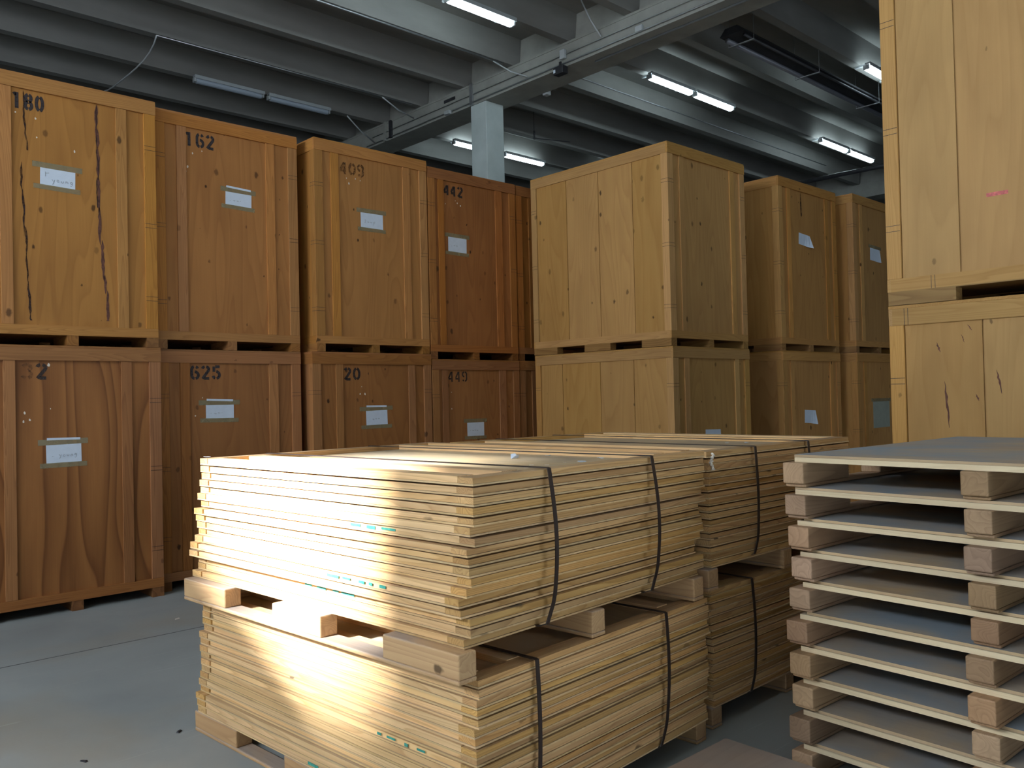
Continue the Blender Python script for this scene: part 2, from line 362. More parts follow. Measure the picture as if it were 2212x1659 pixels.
bb.obj('sun_mask', M_WALL, o)['label'] = 'unseen wedge added in the window to slant the sun patch'  # added wedge cuts the sunbeam so the patch gets a slanted lower edge
# precast ribs under the roof slab
GX0, GX1 = 9.43, 9.98
k = 1
for i in range(-12, 13):
    y = 8.67+1.237*i
    if y < YS+.2 or y > YN-.4: continue
    for xa, xb in ((XW, 9.56), (9.85, 21.9)):
        pts = []
        mb = MB()
        i0 = len(mb.v)
        prof = [(y, 7.12), (y+.15, 7.12), (y+.20, ZC), (y-.05, ZC)]
        mb.hexa([(xa, prof[0][0], 7.12), (xb, prof[0][0], 7.12), (xb, prof[1][0], 7.12), (xa, prof[1][0], 7.12),
                 (xa, prof[3][0], ZC), (xb, prof[3][0], ZC), (xb, prof[2][0], ZC), (xa, prof[2][0], ZC)])
        struct('trim_%d' % k, mb, M_CEIL); k += 1
for gx, nm in ((GX0, 'concrete roof girder crossing the ceiling over the square column'), (21.9, 'far concrete roof girder behind the rows of lit lamps')):
    g = MB().box(gx, gx+.55, YS, YN, 6.75, 7.119).box(gx+.14, gx+.41, YS, YN, 7.119, ZC-.001).box(gx-.012, gx, YS, YN, 7.085, 7.119)
    tag(g.obj('roof_girder', M_GIRD), nm, 'girder')
col_ = MB().box(9.44, 9.84, 10.62, 11.02, 0, 6.75).obj('concrete_column', M_COLUMN, bevel=.012)
tag(col_, 'square grey concrete column rising behind the crates to the girder', 'column')

# fluorescent fittings
def fixture(x, y, z, label, lit=True, length=1.22, group=None):
    t = thing('fluorescent_lamp', label, 'ceiling lamp', (x, y, z), 0, group)
    MB().box(0, length, -.072, .018, .058, .085).box(0, length, -.076, -.066, .030, .085).box(.12, .15, -.01, .24, .085, .1145).box(length-.15, length-.12, -.01, .24, .085, .1145).obj('housing', M_LAMPGREY, t)  # offset tray and front lip added to keep lamplight off the camera-side slab
    pr = []
    n = 12; mb = MB()
    xs = [(0.035, .7), (0.05, 1), (length-.05, 1), (length-.035, .7)]
    for xx, s_ in xs:
        for q in range(n):
            a = 2*math.pi*q/n; mb.v.append((xx, .058*s_*math.cos(a), .012+.046*s_*math.sin(a)))
    for r_ in range(3):
        for q in range(n): mb.f.append((r_*n+q, r_*n+(q+1) % n, (r_+1)*n+(q+1) % n, (r_+1)*n+q))
    mb.f.append(tuple(range(n))); mb.f.append(tuple(range(3*n, 4*n)))
    mb.obj('diffuser', M_TUBE if lit else M_UNLIT, t)
    for xa, xb in ((0.0, 0.035), (length-.035, length)):
        box('end_cap', M_LAMPGREY, t, xa, xb, -.05, .05, -.02, .055, bevel=.008)
    return t
LZ = 7.005; Y1 = 8.67+.075-.10
fixture(5.72, Y1, LZ, 'lit fluorescent lamp left of the girder, far half of its pair cut by the frame')
fixture(7.02, Y1, LZ, 'lit fluorescent lamp at the top edge, nearest the girder on its left')
fixture(11.32, Y1-.02, LZ, 'lit fluorescent lamp just right of the girder, left of the bright pair')
fixture(12.62, Y1-.02, LZ, 'lit fluorescent lamp above the big corner crate, right of the bright pair')
fixture(17.05, Y1-.12, LZ, 'lit fluorescent lamp over the far crates, left of the pair beside the tall right stack')
fixture(18.35, Y1-.12, LZ, 'lit fluorescent lamp meeting the edge of the tall right crate stack')
fixture(11.05, 13.48, LZ, 'lit fluorescent lamp peeping out left of the concrete column')
fixture(12.48, 13.48, LZ, 'lit fluorescent lamp just right of the concrete column')
fixture(13.78, 6.06, LZ, 'lit fluorescent lamp highest on the right beside the tall crate')
fixture(5.62, 13.50, LZ, 'unlit grey fluorescent lamp above crate 162, left half', lit=False)
fixture(6.92, 13.50, LZ, 'unlit grey fluorescent lamp above crate 409, right half', lit=False)

def fill_lamp(x, y):   # unseen lamps added outside the view to fill the hall with light
    fixture(x, y, LZ, 'fluorescent lamp added outside the view to fill the aisle with light', group='added fill lamps outside the view')
for x in (-2.0, 3.0, 8.2):
    for y in (-2.6, 1.11): fill_lamp(x, y)
for x in (20.5, 15.6): fill_lamp(x, 13.48)

# services along the girder
def pipe(name, pts, r, mat, label, cat, group=None):
    return tag(MB().tube(pts, r, 8).obj(name, mat, smooth=True), label, cat, group)
pipe('conduit', [(9.41, -6, 6.80), (9.41, 8.0, 6.80), (9.41, 14.2, 6.79)], .012, M_STEEL, 'thin steel conduit along the lower edge of the girder', 'conduit')
pipe('conduit', [(9.405, -6, 6.93), (9.405, 8.0, 6.93), (9.405, 14.0, 6.92)], .007, M_STEEL, 'thinner conduit halfway up the girder face', 'conduit')
pipe('conduit', [(9.60, -2, 6.73), (9.60, 8.3, 6.73)], .014, M_STEEL, 'steel conduit under the girder ending at a junction box', 'conduit')
pipe('conduit', [(3.0, 9.93, 7.10), (9.2, 9.93, 7.10)], .014, M_STEEL, 'steel conduit below the brightly lit concrete rib', 'conduit')
pipe('conduit', [(4.62, 12.38, 7.10), (9.2, 12.38, 7.10)], .011, M_STEEL, 'steel conduit on the rib above the unlit lamps', 'conduit')
pipe('conduit', [(9.99, 9.868, 7.29), (20.0, 9.868, 7.29)], .010, M_STEEL, 'long thin conduit hanging right of the girder beneath the bright rib', 'conduit')
cab = []
for i in range(13):
    t_ = i/12; cab.append((4.62+.03*math.sin(9*t_), 12.38+3.0*t_**1.15, 7.10-.25*math.sin(math.pi*t_)*(t_ > 0)))
pipe('cable', cab, .011, M_GREYBOX, 'grey cable drooping across the ribs above crate 180', 'cable')
for (pa, pb, lb) in (((9.0, 9.93, 7.09), (9.39, 9.55, 6.82), 'diagonal cable run from the bright rib down to the girder'),
                     ((8.55, 12.38, 7.09), (9.39, 12.6, 6.95), 'diagonal cable run left of the column down to the girder'),
                     ((8.6, 13.62, 7.09), (9.39, 13.9, 6.80), 'diagonal cable run nearest crate 409 down to the girder'),
                     ((9.2, 8.2, 7.5), (9.39, 8.0, 6.95), 'short faint cable run on the stem above the girder')):
    pipe('cable', [pa, tuple((Vector(pa)+Vector(pb))/2+Vector((0, 0, -.04))), pb], .012, M_GREYBOX, lb, 'cable')
for (x, y, z, a, b, c, lb) in ((9.36, 8.72, 6.86, .06, .10, .14, 'small grey junction box on the girder face above the dark loudspeaker'),
                               (9.34, 11.50, 6.74, .07, .14, .07, 'small white emergency fitting under the girder left of the column'),
                               (9.975, 9.70, 6.72, .10, .10, .08, 'small white box hanging right of the girder'),
                               (9.38, 7.25, 6.80, .05, .12, .08, 'pale junction box near the top end of the girder')):
    tag(MB().box(x, x+a, y, y+b, z, z+c).obj('junction_box', M_GREYBOX, bevel=.008), lb, 'junction box')
hb = thing('floodlight', 'small dark floodlight hanging below the girder face', 'floodlight', (9.36, 8.80, 6.62))
MB().box(-.06, .06, -.10, .10, 0, .12).obj('body', M_DARKMETAL, hb, bevel=.01); MB().box(-.01, .01, -.02, .02, .12, .20).obj('bracket', M_DARKMETAL, hb)
box('lens', M_PAPER, hb, -.065, -.06, .05, .09, .03, .08)
tag(MB().box(9.415, 9.43, 11.42, 11.72, 6.985, 7.035).obj('girder_slot_cover', M_DARKMETAL), 'dark slot plate set in the girder face left of the column', 'plate')
tag(MB().box(9.395, 9.43, 10.93, 11.0, 6.75, 7.12).obj('steel_strap_plate', M_STEEL), 'upright steel strip on the girder above the column', 'steel strip')
br = thing('girder_bracket', 'flared steel bracket on the girder above crate 409', 'bracket', (9.40, 13.55, 6.75))
MB().box(-.02, .03, -.03, .03, 0, .37).obj('arm', M_GIRD, br); MB().box(-.02, .03, -.22, -.16, .02, .35).obj('arm', M_DARKMETAL, br)
# radiant tube heater under the roof
ht = thing('radiant_heater', 'long dark radiant tube heater slung under the ribs right of the girder', 'heater', (10.6, 6.42, 6.86))
MB().hexa([(0, -.02, 0), (11, -.02, 0), (11, .36, 0), (0, .36, 0), (0, .07, .10), (11, .07, .10), (11, .27, .10), (0, .27, .10)]).obj('reflector', M_DARKMETAL, ht)
MB().tube([(0.1, .30, -.03), (10.9, .30, -.03)], .038, 10).obj('burner_tube', plain('heater_tube', (0.16, 0.17, 0.20), 0.45, 0.4), ht, smooth=True)
MB().tube([(0.1, .02, -.03), (10.9, .02, -.03)], .022, 8).obj('return_tube', M_DARKMETAL, ht, smooth=True)
for xx in (0.25, 2.2, 4.4, 6.6, 8.8):
    MB().box(xx, xx+.03, -.04, .38, -.075, -.06).box(xx+.007, xx+.013, -.04, -.034, -.06, .70).box(xx+.007, xx+.013, .374, .38, -.06, .70).obj('hanger', M_STEEL, ht)
pipe('hanging_pipe', [(16.6, 4.5, 6.05), (16.4, 9.2, 6.05)], .045, M_DARKMETAL, 'dark pipe hung across the far bay over the right-hand crates', 'pipe')
dk = MB().tube([(11.9, 11.95, 6.88), (11.9, 11.95, 7.05)], .02).tube([(11.9, 11.95, 7.05), (11.9, 11.95, 7.57)], .006).tube([(11.9, 11.95, 6.90), (13.0, 12.0, 7.05)], .008).obj('hook_bracket', M_DARKMETAL)
tag(dk, 'small dark hook hanging right of the column', 'hook')

# ------------------------------------------------------------------ stencil digits and handwriting
def arc(cx, cz, rx, rz, a0, a1, n=9):
    return [(cx+rx*math.cos(math.radians(a0+(a1-a0)*i/n)), cz+rz*math.sin(math.radians(a0+(a1-a0)*i/n))) for i in range(n+1)]
G = {  # strokes on a 0.56 x 1 field, with stencil gaps
 '0': [arc(.28, .5, .20, .42, 100, 260), arc(.28, .5, .20, .42, 80, -80)],
 '1': [[(.30, 0), (.30, .95)], [(.12, .80), (.24, .88)]],
 '2': [arc(.28, .72, .19, .20, 165, 105), arc(.28, .72, .20, .20, 75, -25)+[(.10, .05)], [(.20, .07), (.50, .07)]],
 '3': [arc(.27, .73, .18, .19, 160, -70), arc(.27, .28, .20, .21, 70, -70), arc(.27, .28, .20, .21, -105, -165)],
 '4': [[(.36, 0), (.36, .95)], [(.30, .90), (.06, .36)], [(.04, .28), (.28, .28)]],
 '5': [[(.12, .93), (.12, .55)], [(.22, .92), (.48, .92)], arc(.25, .32, .21, .25, 85, -80), arc(.25, .32, .19, .25, -110, -165)],
 '6': [arc(.28, .30, .20, .24, 180, 260)[::-1]+[(.08, .62)]+arc(.28, .68, .20, .25, 180, 110), arc(.28, .70, .18, .22, 70, 20), arc(.28, .30, .20, .24, 95, -80)],
 '8': [arc(.28, .72, .17, .20, 100, 260), arc(.28, .72, .17, .20, 80, -80), arc(.28, .27, .20, .22, 100, 260), arc(.28, .27, .20, .22, 80, -80)],
 '9': [arc(.26, .70, .18, .22, 100, 265), arc(.26, .70, .20, .22, 80, 0)+[(.46, .35)]+arc(.26, .30, .20, .24, 0, -80), arc(.26, .30, .18, .22, -110, -150)]}
def stroke(mb, pts, wd, y, th, ox, oz, sx, sz, soft=0):
    P = [Vector((ox+p[0]*sx, oz+p[1]*sz)) for p in pts]; n = len(P); i0 = len(mb.v)
    for i, p in enumerate(P):
        t = (P[min(i+1, n-1)]-P[max(i-1, 0)]).normalized(); nn = Vector((-t.y, t.x))*wd/2
        for q in (p-nn, p+nn):
            mb.v.append((q.x, y-th, q.y)); mb.v.append((q.x, y, q.y))
    for i in range(n-1):
        a = i0+4*i; b = a+4
        mb.f += [(a, a+2, b+2, b), (a, b, b+1, a+1), (a+2, a+3, b+3, b+2), (a+1, b+1, b+3, a+3)]
    mb.f += [(i0, i0+1, i0+3, i0+2), (i0+4*n-4, i0+4*n-2, i0+4*n-1, i0+4*n-3)]
def number(parent, text, x0, x1, z0, z1, y, mats, wd=None):
    n = len(text); pitch = (x1-x0)/n
    for i, ch in enumerate(text):
        if ch == ' ': continue
        mb = MB()
        for st in G[ch]: stroke(mb, st, wd or min(.027, pitch*.36), y, .0015, x0+i*pitch, z0, pitch*1.55 if n > 2 else pitch*1.5, z1-z0)
        # keep each figure inside its pitch
        xs = [v[0] for v in mb.v]; lo, hi = min(xs), max(xs); s_ = min(1, pitch*.86/(hi-lo))
        mb.v = [(x0+i*pitch+(v[0]-lo)*s_, v[1], v[2]) for v in mb.v]
        o_ = mb.obj('stencil_digit', mats if not isinstance(mats, (list, tuple)) else mats[i], parent)
        o_['label'] = 'black stencilled figure %s' % ch
HW = {'y': [[(0, .7), (.25, .3)], [(.5, .7), (.1, -.25)]], 'o': [arc(.25, .48, .2, .22, 0, 330)], 'u': [[(.05, .7), (.08, .35), (.25, .26), (.42, .38), (.45, .7)]],
      'n': [[(.05, .25), (.08, .7)], [(.08, .55), (.28, .72), (.42, .6), (.45, .25)]], 'g': [arc(.25, .5, .19, .2, 20, 340), [(.44, .62), (.40, -.05), (.2, -.2), (.05, -.08)]],
      'F': [[(.15, .1), (.12, 1.0)], [(.15, .62), (.75, .72)]], '~': [[(0, .45), (.1, .62), (.2, .35), (.3, .62), (.4, .38), (.5, .55)]], '.': [[(0, .4), (.18, .5)]], '2': [arc(.2, .7, .15, .2, 160, -40)+[(.02, .2), (.4, .2)]]}
def scribble(parent, text, x, z, size, y, wd):
    mb = MB(); px = x
    for ch in text:
        for st in HW.get(ch, []): stroke(mb, st, wd, y, .0008, px, z+random.uniform(-.1, .1)*size, size, size)
        px += size*.82
    if mb.v: mb.obj('handwriting', M_INK, parent)

# ------------------------------------------------------------------ storage crates
CR = 2.12    # depth
CH = 2.225   # height with its feet
FP = .019    # the front plywood lies this far behind the posts
def crate(x, y, z, W, T, label, panelkey='panel', seams=(.50, 1.007, 1.517), strong=False, batt=(.22, .31), batt2=None, clips=True, group=None, rz=0.0, railclips=False):
    t = thing('storage_crate', label, 'crate', (x, y, z), rz, group)
    D = CR; zt = CH
    # feet: three runners of blocks running front to back
    for a, b in ((0.0, .10), (W/2-.045, W/2+.045), (W-.10, W)):
        mb = MB()
        for c, d in ((0.0, .41), (.86, 1.27), (1.71, D)): mb.box(a, b, c+.004, d-.004, 0.0, .079)
        mb.box(a, b, .004, D-.004, .079, .085)
        mb.obj('foot_runner', T['base'], t)
    box('floor_deck', T['base'], t, .03, W-.03, .03, D-.03, .085, .125)
    e = .022
    box('bottom_rail', T['railx'], t, 0, W, 0, e, .085, .165); box('bottom_rail', T['railx'], t, 0, W, D-e, D, .085, .165)
    box('bottom_rail', T['raily'], t, 0, e, e, D-e, .085, .165); box('bottom_rail', T['raily'], t, W-e, W, e, D-e, .085, .165)
    z0, z1 = .165, 2.100
    pw, pd = .102, .09
    for a, b in ((0, pw), (W-pw, W)):
        for c, d in ((0, pd), (D-pd, D)): box('corner_post', T['postz'], t, a, b, c, d, z0, z1, bevel=.003)
    box('top_rail', T['railx'], t, 0, W, -.005, e, z1, 2.205); box('top_rail', T['railx'], t, 0, W, D-e, D, z1, 2.205)
    box('top_rail', T['raily'], t, 0, e, e, D-e, z1, 2.205); box('top_rail', T['raily'], t, W-e, W, e, D-e, z1, 2.205)
    box('lid', T['railx'], t, -.001, W+.001, -.001, D+.001, 2.205, zt, bevel=.002)
    box('front_panel', T[panelkey], t, pw, W-pw, FP, FP+.010, z0, z1)
    a, b = batt
    a2, b2 = batt2 or batt
    for c, d in ((a, b), (W-b2, W-a2)): box('batten', T['postz'], t, c, d, .003, FP, z0, z1, bevel=.002)
    box('back_panel', T['panel'], t, pw, W-pw, D-.024, D-.014, z0, z1)
    ys = [pd, *seams, D-pd]
    for c, d in zip(ys, ys[1:]):
        box('side_board', T['panel'], t, .014, .022, c+.005, d-.005, z0, z1)
    box('side_board', T['panel'], t, .024, .028, pd, D-pd, z0, z1, label='backing board behind the side boards')
    box('side_board', T['panel'], t, W-.022, W-.012, pd, D-pd, z0, z1)
    if clips:
        for zz in (.43, 1.10, 1.76):
            zz += random.uniform(-.04, .04)
            for s_ in (0, 1):
                mb = MB()
                for q in (0, .036):
                    if s_ == 0: mb.box(-.0015, pw, -.0015, .0, zz+q, zz+q+.003).box(-.0015, 0, -.0015, pd, zz+q, zz+q+.003)
                    else: mb.box(W-pw, W+.0015, -.0015, .0, zz+q, zz+q+.003)
                mb.obj('wire_clip', M_WIRE, t)
            mb = MB()
            for q in (0, .036): mb.box(-.0015, 0, D-pd, D, zz+q, zz+q+.003)
            mb.obj('wire_clip', M_WIRE, t)
    if railclips:
        for yy in (2.0, 1.30, .5):
            for zz0, zz1 in ((z1, 2.205), (.085, .165)):
                mb = MB(); off = 0 if zz0 > 1 else -.17
                for q in (0, .022): mb.box(-.0015, 0, yy+q+off, yy+q+off+.0025, zz0, zz1)
                mb.obj('wire_clip', M_WIRE, t)
    t['W'] = W
    return t
def paper(t, x0, x1, z0, z1, tilt=0.0, tape=(True, True), text='', curl=None, mat=None, strip=False, tw=None, y=.019):
    """a sheet taped to the front panel, coordinates in the crate's frame"""
    cx, cz = (x0+x1)/2, (z0+z1)/2
    o = MB()
    n = 6
    for i in range(n+1):
        u = i/n; xx = x0+(x1-x0)*u
        c = 0 if curl is None else curl*max(0, u-.45)**2*4
        drop = 0 if curl is None else curl*.8*max(0, u-.45)
        for zz, f in ((z0, 1), (z1, 0)):
            o.v.append((xx, y-.0012-c*f, zz-drop*f)); o.v.append((xx, y-.0004-c*f, zz-drop*f))
    for i in range(n):
        a = 4*i; b = a+4
        o.f += [(a, b, b+2, a+2), (a+1, a+3, b+3, b+1), (a, a+1, b+1, b), (a+2, b+2, b+3, a+3)]
    o.f += [(0, 2, 3, 1), (4*n, 4*n+1, 4*n+3, 4*n+2)]
    ca, sa = math.cos(tilt), math.sin(tilt)
    o.v = [(cx+(v[0]-cx)*ca-(v[2]-cz)*sa, v[1], cz+(v[0]-cx)*sa+(v[2]-cz)*ca) for v in o.v]
    p = o.obj('paper_label', mat or M_PAPER, t, label='white paper sheet taped on')
    def strip_(name, m, xa, xb, za, zb, yy, ti):
        q = MB().box(xa, xb, yy-.0006, yy, za, zb)
        c_, s_ = math.cos(ti), math.sin(ti)
        q.v = [(cx+(v[0]-cx)*c_-(v[2]-cz)*s_, v[1], cz+(v[0]-cx)*s_+(v[2]-cz)*c_) for v in q.v]
        q.obj(name, m, p)
    w_ = tw or .05
    if tape[0]: strip_('tape', M_TAPE, x0-w_, x1+w_*.9, z1-.001, z1+.045, y-.0015, tilt*.9)
    if tape[1]: strip_('tape', M_TAPE, x0-w_*.8, x1+w_*.7, z0-.036, z0+.004, y-.0015, tilt*1.1-.01)
    if strip: strip_('paper_edge', M_PAPER, x0+.004, x1-.01, z1+.036, z1+.055, y-.0022, tilt-.03)
    if text:
        scribble(p, text, x0+.045*(x1-x0)/.27, cz-.035+tilt*0, .042*(x1-x0)/.27, y-.0016, .0035)
    return p
def flecks(t, pts, y=.019):
    mb = MB()
    for x, z, r in pts:
        n = 7; o = []
        for i in range(n):
            a = 2*math.pi*i/n; rr = r*random.uniform(.6, 1.2); o.append((x+rr*.7*math.cos(a), z+rr*1.1*math.sin(a)))
        mb.prism(o, y-.0015, y)
    mb.obj('paper_remnant', M_FLECK, t)

YL = 7.72
UP = CH+.003
# -- left row, upper
c = crate(1.435, YL, UP, 1.42, T_AMBER, 'orange plywood crate stencilled 180 with long dark splits, upper tier at left edge', batt=(.185, .272), batt2=(.25, .34))
number(c, '180', .285, .53, 1.935, 2.072, FP, M_PAINT)
paper(c, .481, .75, 1.33, 1.475, -.02, text='  ', tw=.06)
pp = bpy.data.objects.new('handwriting', None)
bpy.data.objects.remove(pp)
lab = [o for o in c.children if o.name.startswith('paper_label')][0]
scribble(lab, 'F', .515, 1.405, .045, .0174, .004); scribble(lab, 'young', .57, 1.36, .042, .0174, .0038)
flecks(c, [(.306, 1.90, .008), (.452, 1.875, .011), (.460, 1.72, .008), (.748, 1.655, .012)])
def crack(t, cx, z_top, z_bot, wmax, seed, mat=M_SPLIT, y=.0175):
    """a ragged split in the veneer: torn brown edges with a dark core, broken here and there"""
    rnd = random.Random(seed); mb = MB(); z = z_top; x = cx; w_ = wmax*.4
    while z > z_bot:
        run = rnd.uniform(.16, .42); n = max(5, int(run/.03)); row = []
        for i in range(n+1):
            u = i/n; zz = max(z_bot, z-run*u); x += rnd.uniform(-.0035, .0045)
            ww = wmax*(.15+.85*math.sin(math.pi*(.12+.80*u)))*rnd.uniform(.55, 1.1)*(.1 if i in (0, n) else 1)
            row.append((x-ww/2+rnd.uniform(-.002, .002), x+ww/2+rnd.uniform(-.002, .002), zz))
        for p, q in zip(row, row[1:]):
            if p[2]-q[2] > 1e-4: mb.prism([(p[0], p[2]), (p[1], p[2]), (q[1], q[2]), (q[0], q[2])], y, FP)
        z -= run*rnd.uniform(.80, .98); x += rnd.uniform(-.010, .012)
    mb.obj('split_veneer', mat, t, label='dark ragged vertical split in the plywood')
crack(c, .925, 2.095, .22, .030, 1)
crack(c, .929, 2.095, 1.2, .009, 4, plain('split_core', (0.03, 0.014, 0.012), 0.9), y=.0168)
crack(c, .36, 2.09, 1.60, .016, 2, M_STAIN); crack(c, .345, 1.5, .20, .018, 3, M_STAIN)
c = crate(2.885, YL+.13, UP, 1.455, T_KNOTTY, 'orange knotty crate stencilled 162, upper tier between crates 180 and 409', batt=(.211, .302), batt2=(.252, .346))
number(c, '162', .303, .598, 1.931, 2.068, FP, M_PAINT)
paper(c, .687, .955, 1.42, 1.55, -.02, strip=True, text='.~~.')
flecks(c, [(.46, 1.90, .008), (.37, 1.865, .010), (.32, 1.73, .012), (.30, 1.685, .014)])
c = crate(4.462, YL, UP, 1.455, T_AMBER, 'honey-coloured crate with faded stencil 409, upper tier right of a dark gap', batt=(.20, .295), batt2=(.236, .332))
number(c, '409', .32, .64, 1.90, 2.035, FP, M_PAINT_FADE)
paper(c, .569, .855, 1.355, 1.52, .01, text='2~~y', tw=.05)
flecks(c, [(.40, 1.86, .007), (.51, 1.87, .007), (.57, 1.86, .007), (.43, 1.81, .013)])
c = crate(5.935, YL, UP-.055, 1.38, T_RUSSET, 'reddish knotty crate stencilled 442, upper tier right of crate 409', batt=(.15, .235), batt2=(.225, .334))
number(c, '442', .245, .555, 1.935, 2.06, FP, M_PAINT_MID)
paper(c, .30, .58, 1.27, 1.445, -.01, text='.~~')
flecks(c, [(.42, 1.885, .006), (.45, 1.86, .013), (.50, 1.835, .013), (.27, 1.83, .006)])
crate(7.35, YL+.02, UP-.055, 1.42, T_RUSSET, 'dark reddish crate glimpsed between crate 442 and the big corner crate, upper tier')
# -- left row, lower
c = crate(1.44, YL, 0, 1.43, T_BROWN, 'brown crate with bold wavy grain, half-worn stencil 32, on the floor at left edge', batt=(.185, .272), batt2=(.25, .34), panelkey='strong')
number(c, '32', .315, .53, 1.945, 2.075, FP, [M_PAINT_FADE, M_PAINT_MID])
paper(c, .493, .763, 1.245, 1.40, .015, strip=True, text='.', tw=.06)
lab = [o for o in c.children if o.name.startswith('paper_label')][0]; scribble(lab, 'young', .59, 1.29, .036, .0174, .0032)
flecks(c, [(.52, 2.065, .016), (.34, 1.67, .011), (.375, 1.61, .013), (.33, 1.60, .010), (.53, 1.70, .006)])
c = crate(2.89, YL+.13, 0, 1.45, T_BROWN, 'brown crate boldly stencilled 625, standing on the floor below crate 162', batt=(.206, .297), batt2=(.25, .35))
number(c, '625', .308, .618, 1.945, 2.077, FP, M_PAINT)
paper(c, .452, .729, 1.568, 1.70, -.005, strip=True, text='.~~.', tw=.07)
flecks(c, [(.42, 1.77, .006), (.35, 1.60, .008)])
c = crate(4.40, YL, 0, 1.53, T_BROWN, 'brown crate stencilled 20, lower tier below crate 409', batt=(.28, .365), batt2=(.225, .315))
number(c, '20', .383, .605, 1.93, 2.065, FP, M_PAINT_MID)
paper(c, .65, .925, 1.44, 1.60, .02, strip=True, text=' ~~~', tw=.08)
flecks(c, [(.60, 1.86, .006), (.58, 1.78, .010), (.64, 1.78, .014)])
c = crate(5.945, YL, 0, 1.38, T_BROWN, 'brown crate with thin stencil 449, lower tier below crate 442', batt=(.15, .235), batt2=(.225, .334))
c.scale = (1, 1, .975)
number(c, '449', .245, .56, 1.955, 2.085, FP, M_PAINT_MID, wd=.018)
paper(c, .52, .785, 1.285, 1.455, .0, text='.~~~')
flecks(c, [(.29, 1.83, .007), (.29, 1.63, .009)])
crate(7.35, YL+.02, 0, 1.42, T_BROWN, 'dark brown crate glimpsed right of crate 449, lower tier').scale = (1, 1, .975)
# -- right group
YR = 5.48
crate(7.477, YR, UP, 1.53, T_HONEY, 'big honey-coloured corner crate of four boards, upper tier in the middle of the picture')
c = crate(7.49, YR, 0, 1.53, T_HONEY, 'lower crate carrying the big corner crate, mostly hidden behind the bundles', seams=(.55, 1.05, 1.66))
paper(c, .60, .90, 1.13, 1.29, -.03, tape=(False, False), curl=.01)
c = crate(9.784, YR-.01, UP, 1.55, T_TAN, 'tan crate with a curled torn paper, upper tier right of the corner crate')
paper(c, .53, .82, 1.40, 1.55, -.06, tape=(False, False), curl=.05)
crack(c, .60, 2.09, 1.78, .03, 6, M_STAIN)
c = crate(9.79, YR-.01, 0, 1.55, T_TAN, 'tan crate with pale battens and a paper slip, lower tier right of the corner stack', batt=(.20, .29))
paper(c, .55, .84, 1.28, 1.45, -.05, tape=(False, False), curl=.03)
c = crate(11.53, YR-.16, UP, 1.52, T_TAN, 'tan crate with pale side, upper tier half hidden by the tall right stack')
paper(c, .56, .88, 1.34, 1.52, -.04, tape=(True, False), curl=.02)
c = crate(11.54, YR-.16, 0, 1.52, T_TAN, 'tan crate with a large grey-green sheet, lower tier beside the tall right stack')
paper(c, .50, 1.05, 1.15, 1.53, .0, tape=(True, False), mat=M_CARD)
# -- tall right stack
XR = 5.40
c = crate(XR, 2.28-CR, UP, 1.53, T_PALE, 'pale plywood crate towering at right edge with a pink mark, upper tier', seams=(.585, 1.135, 1.685), railclips=True)
MB().box(.0125, .014, 1.42, 1.535, .585, .607).obj('chalk_mark', M_PINK, c, label='small pink smear')
crate(XR+.005, 2.28-CR, 0, 1.53, T_PALE, 'pale plywood crate at right edge, lower tier behind the pallet stack', seams=(.55, 1.07, 1.578), railclips=True)

low_right = [o for o in bpy.data.objects if o.name.startswith('storage_crate')][-1]
for yy, za, zb, wd in ((1.84, 1.92, 1.98, .012), (1.70, 1.97, 2.02, .006), (1.80, 1.46, 1.74, .016), (1.51, 1.66, 1.80, .014), (1.63, 1.62, 1.66, .010), (1.66, 2.04, 2.075, .010)):
    mb = MB(); n = 9; P = []
    for i in range(n+1):
        u = i/n; w_ = wd*math.sin(math.pi*(.05+.9*u))*random.uniform(.5, 1.2); m_ = yy-.02*u+random.uniform(-.003, .003); P.append((m_-w_/2, m_+w_/2, zb-(zb-za)*u))
    for p, q in zip(P, P[1:]):
        i0 = len(mb.v)
        mb.v += [(x_, y_, z_) for x_ in (.0128, .014) for y_, z_ in ((p[0], p[2]), (p[1], p[2]), (q[1], q[2]), (q[0], q[2]))]
        mb.f += [(i0, i0+1, i0+2, i0+3), (i0+7, i0+6, i0+5, i0+4), (i0, i0+4, i0+5, i0+1), (i0+1, i0+5, i0+6, i0+2), (i0+2, i0+6, i0+7, i0+3), (i0+3, i0+7, i0+4, i0)]
    mb.obj('resin_streak', M_SPLIT, low_right, label='dark resin streak in the pale board')

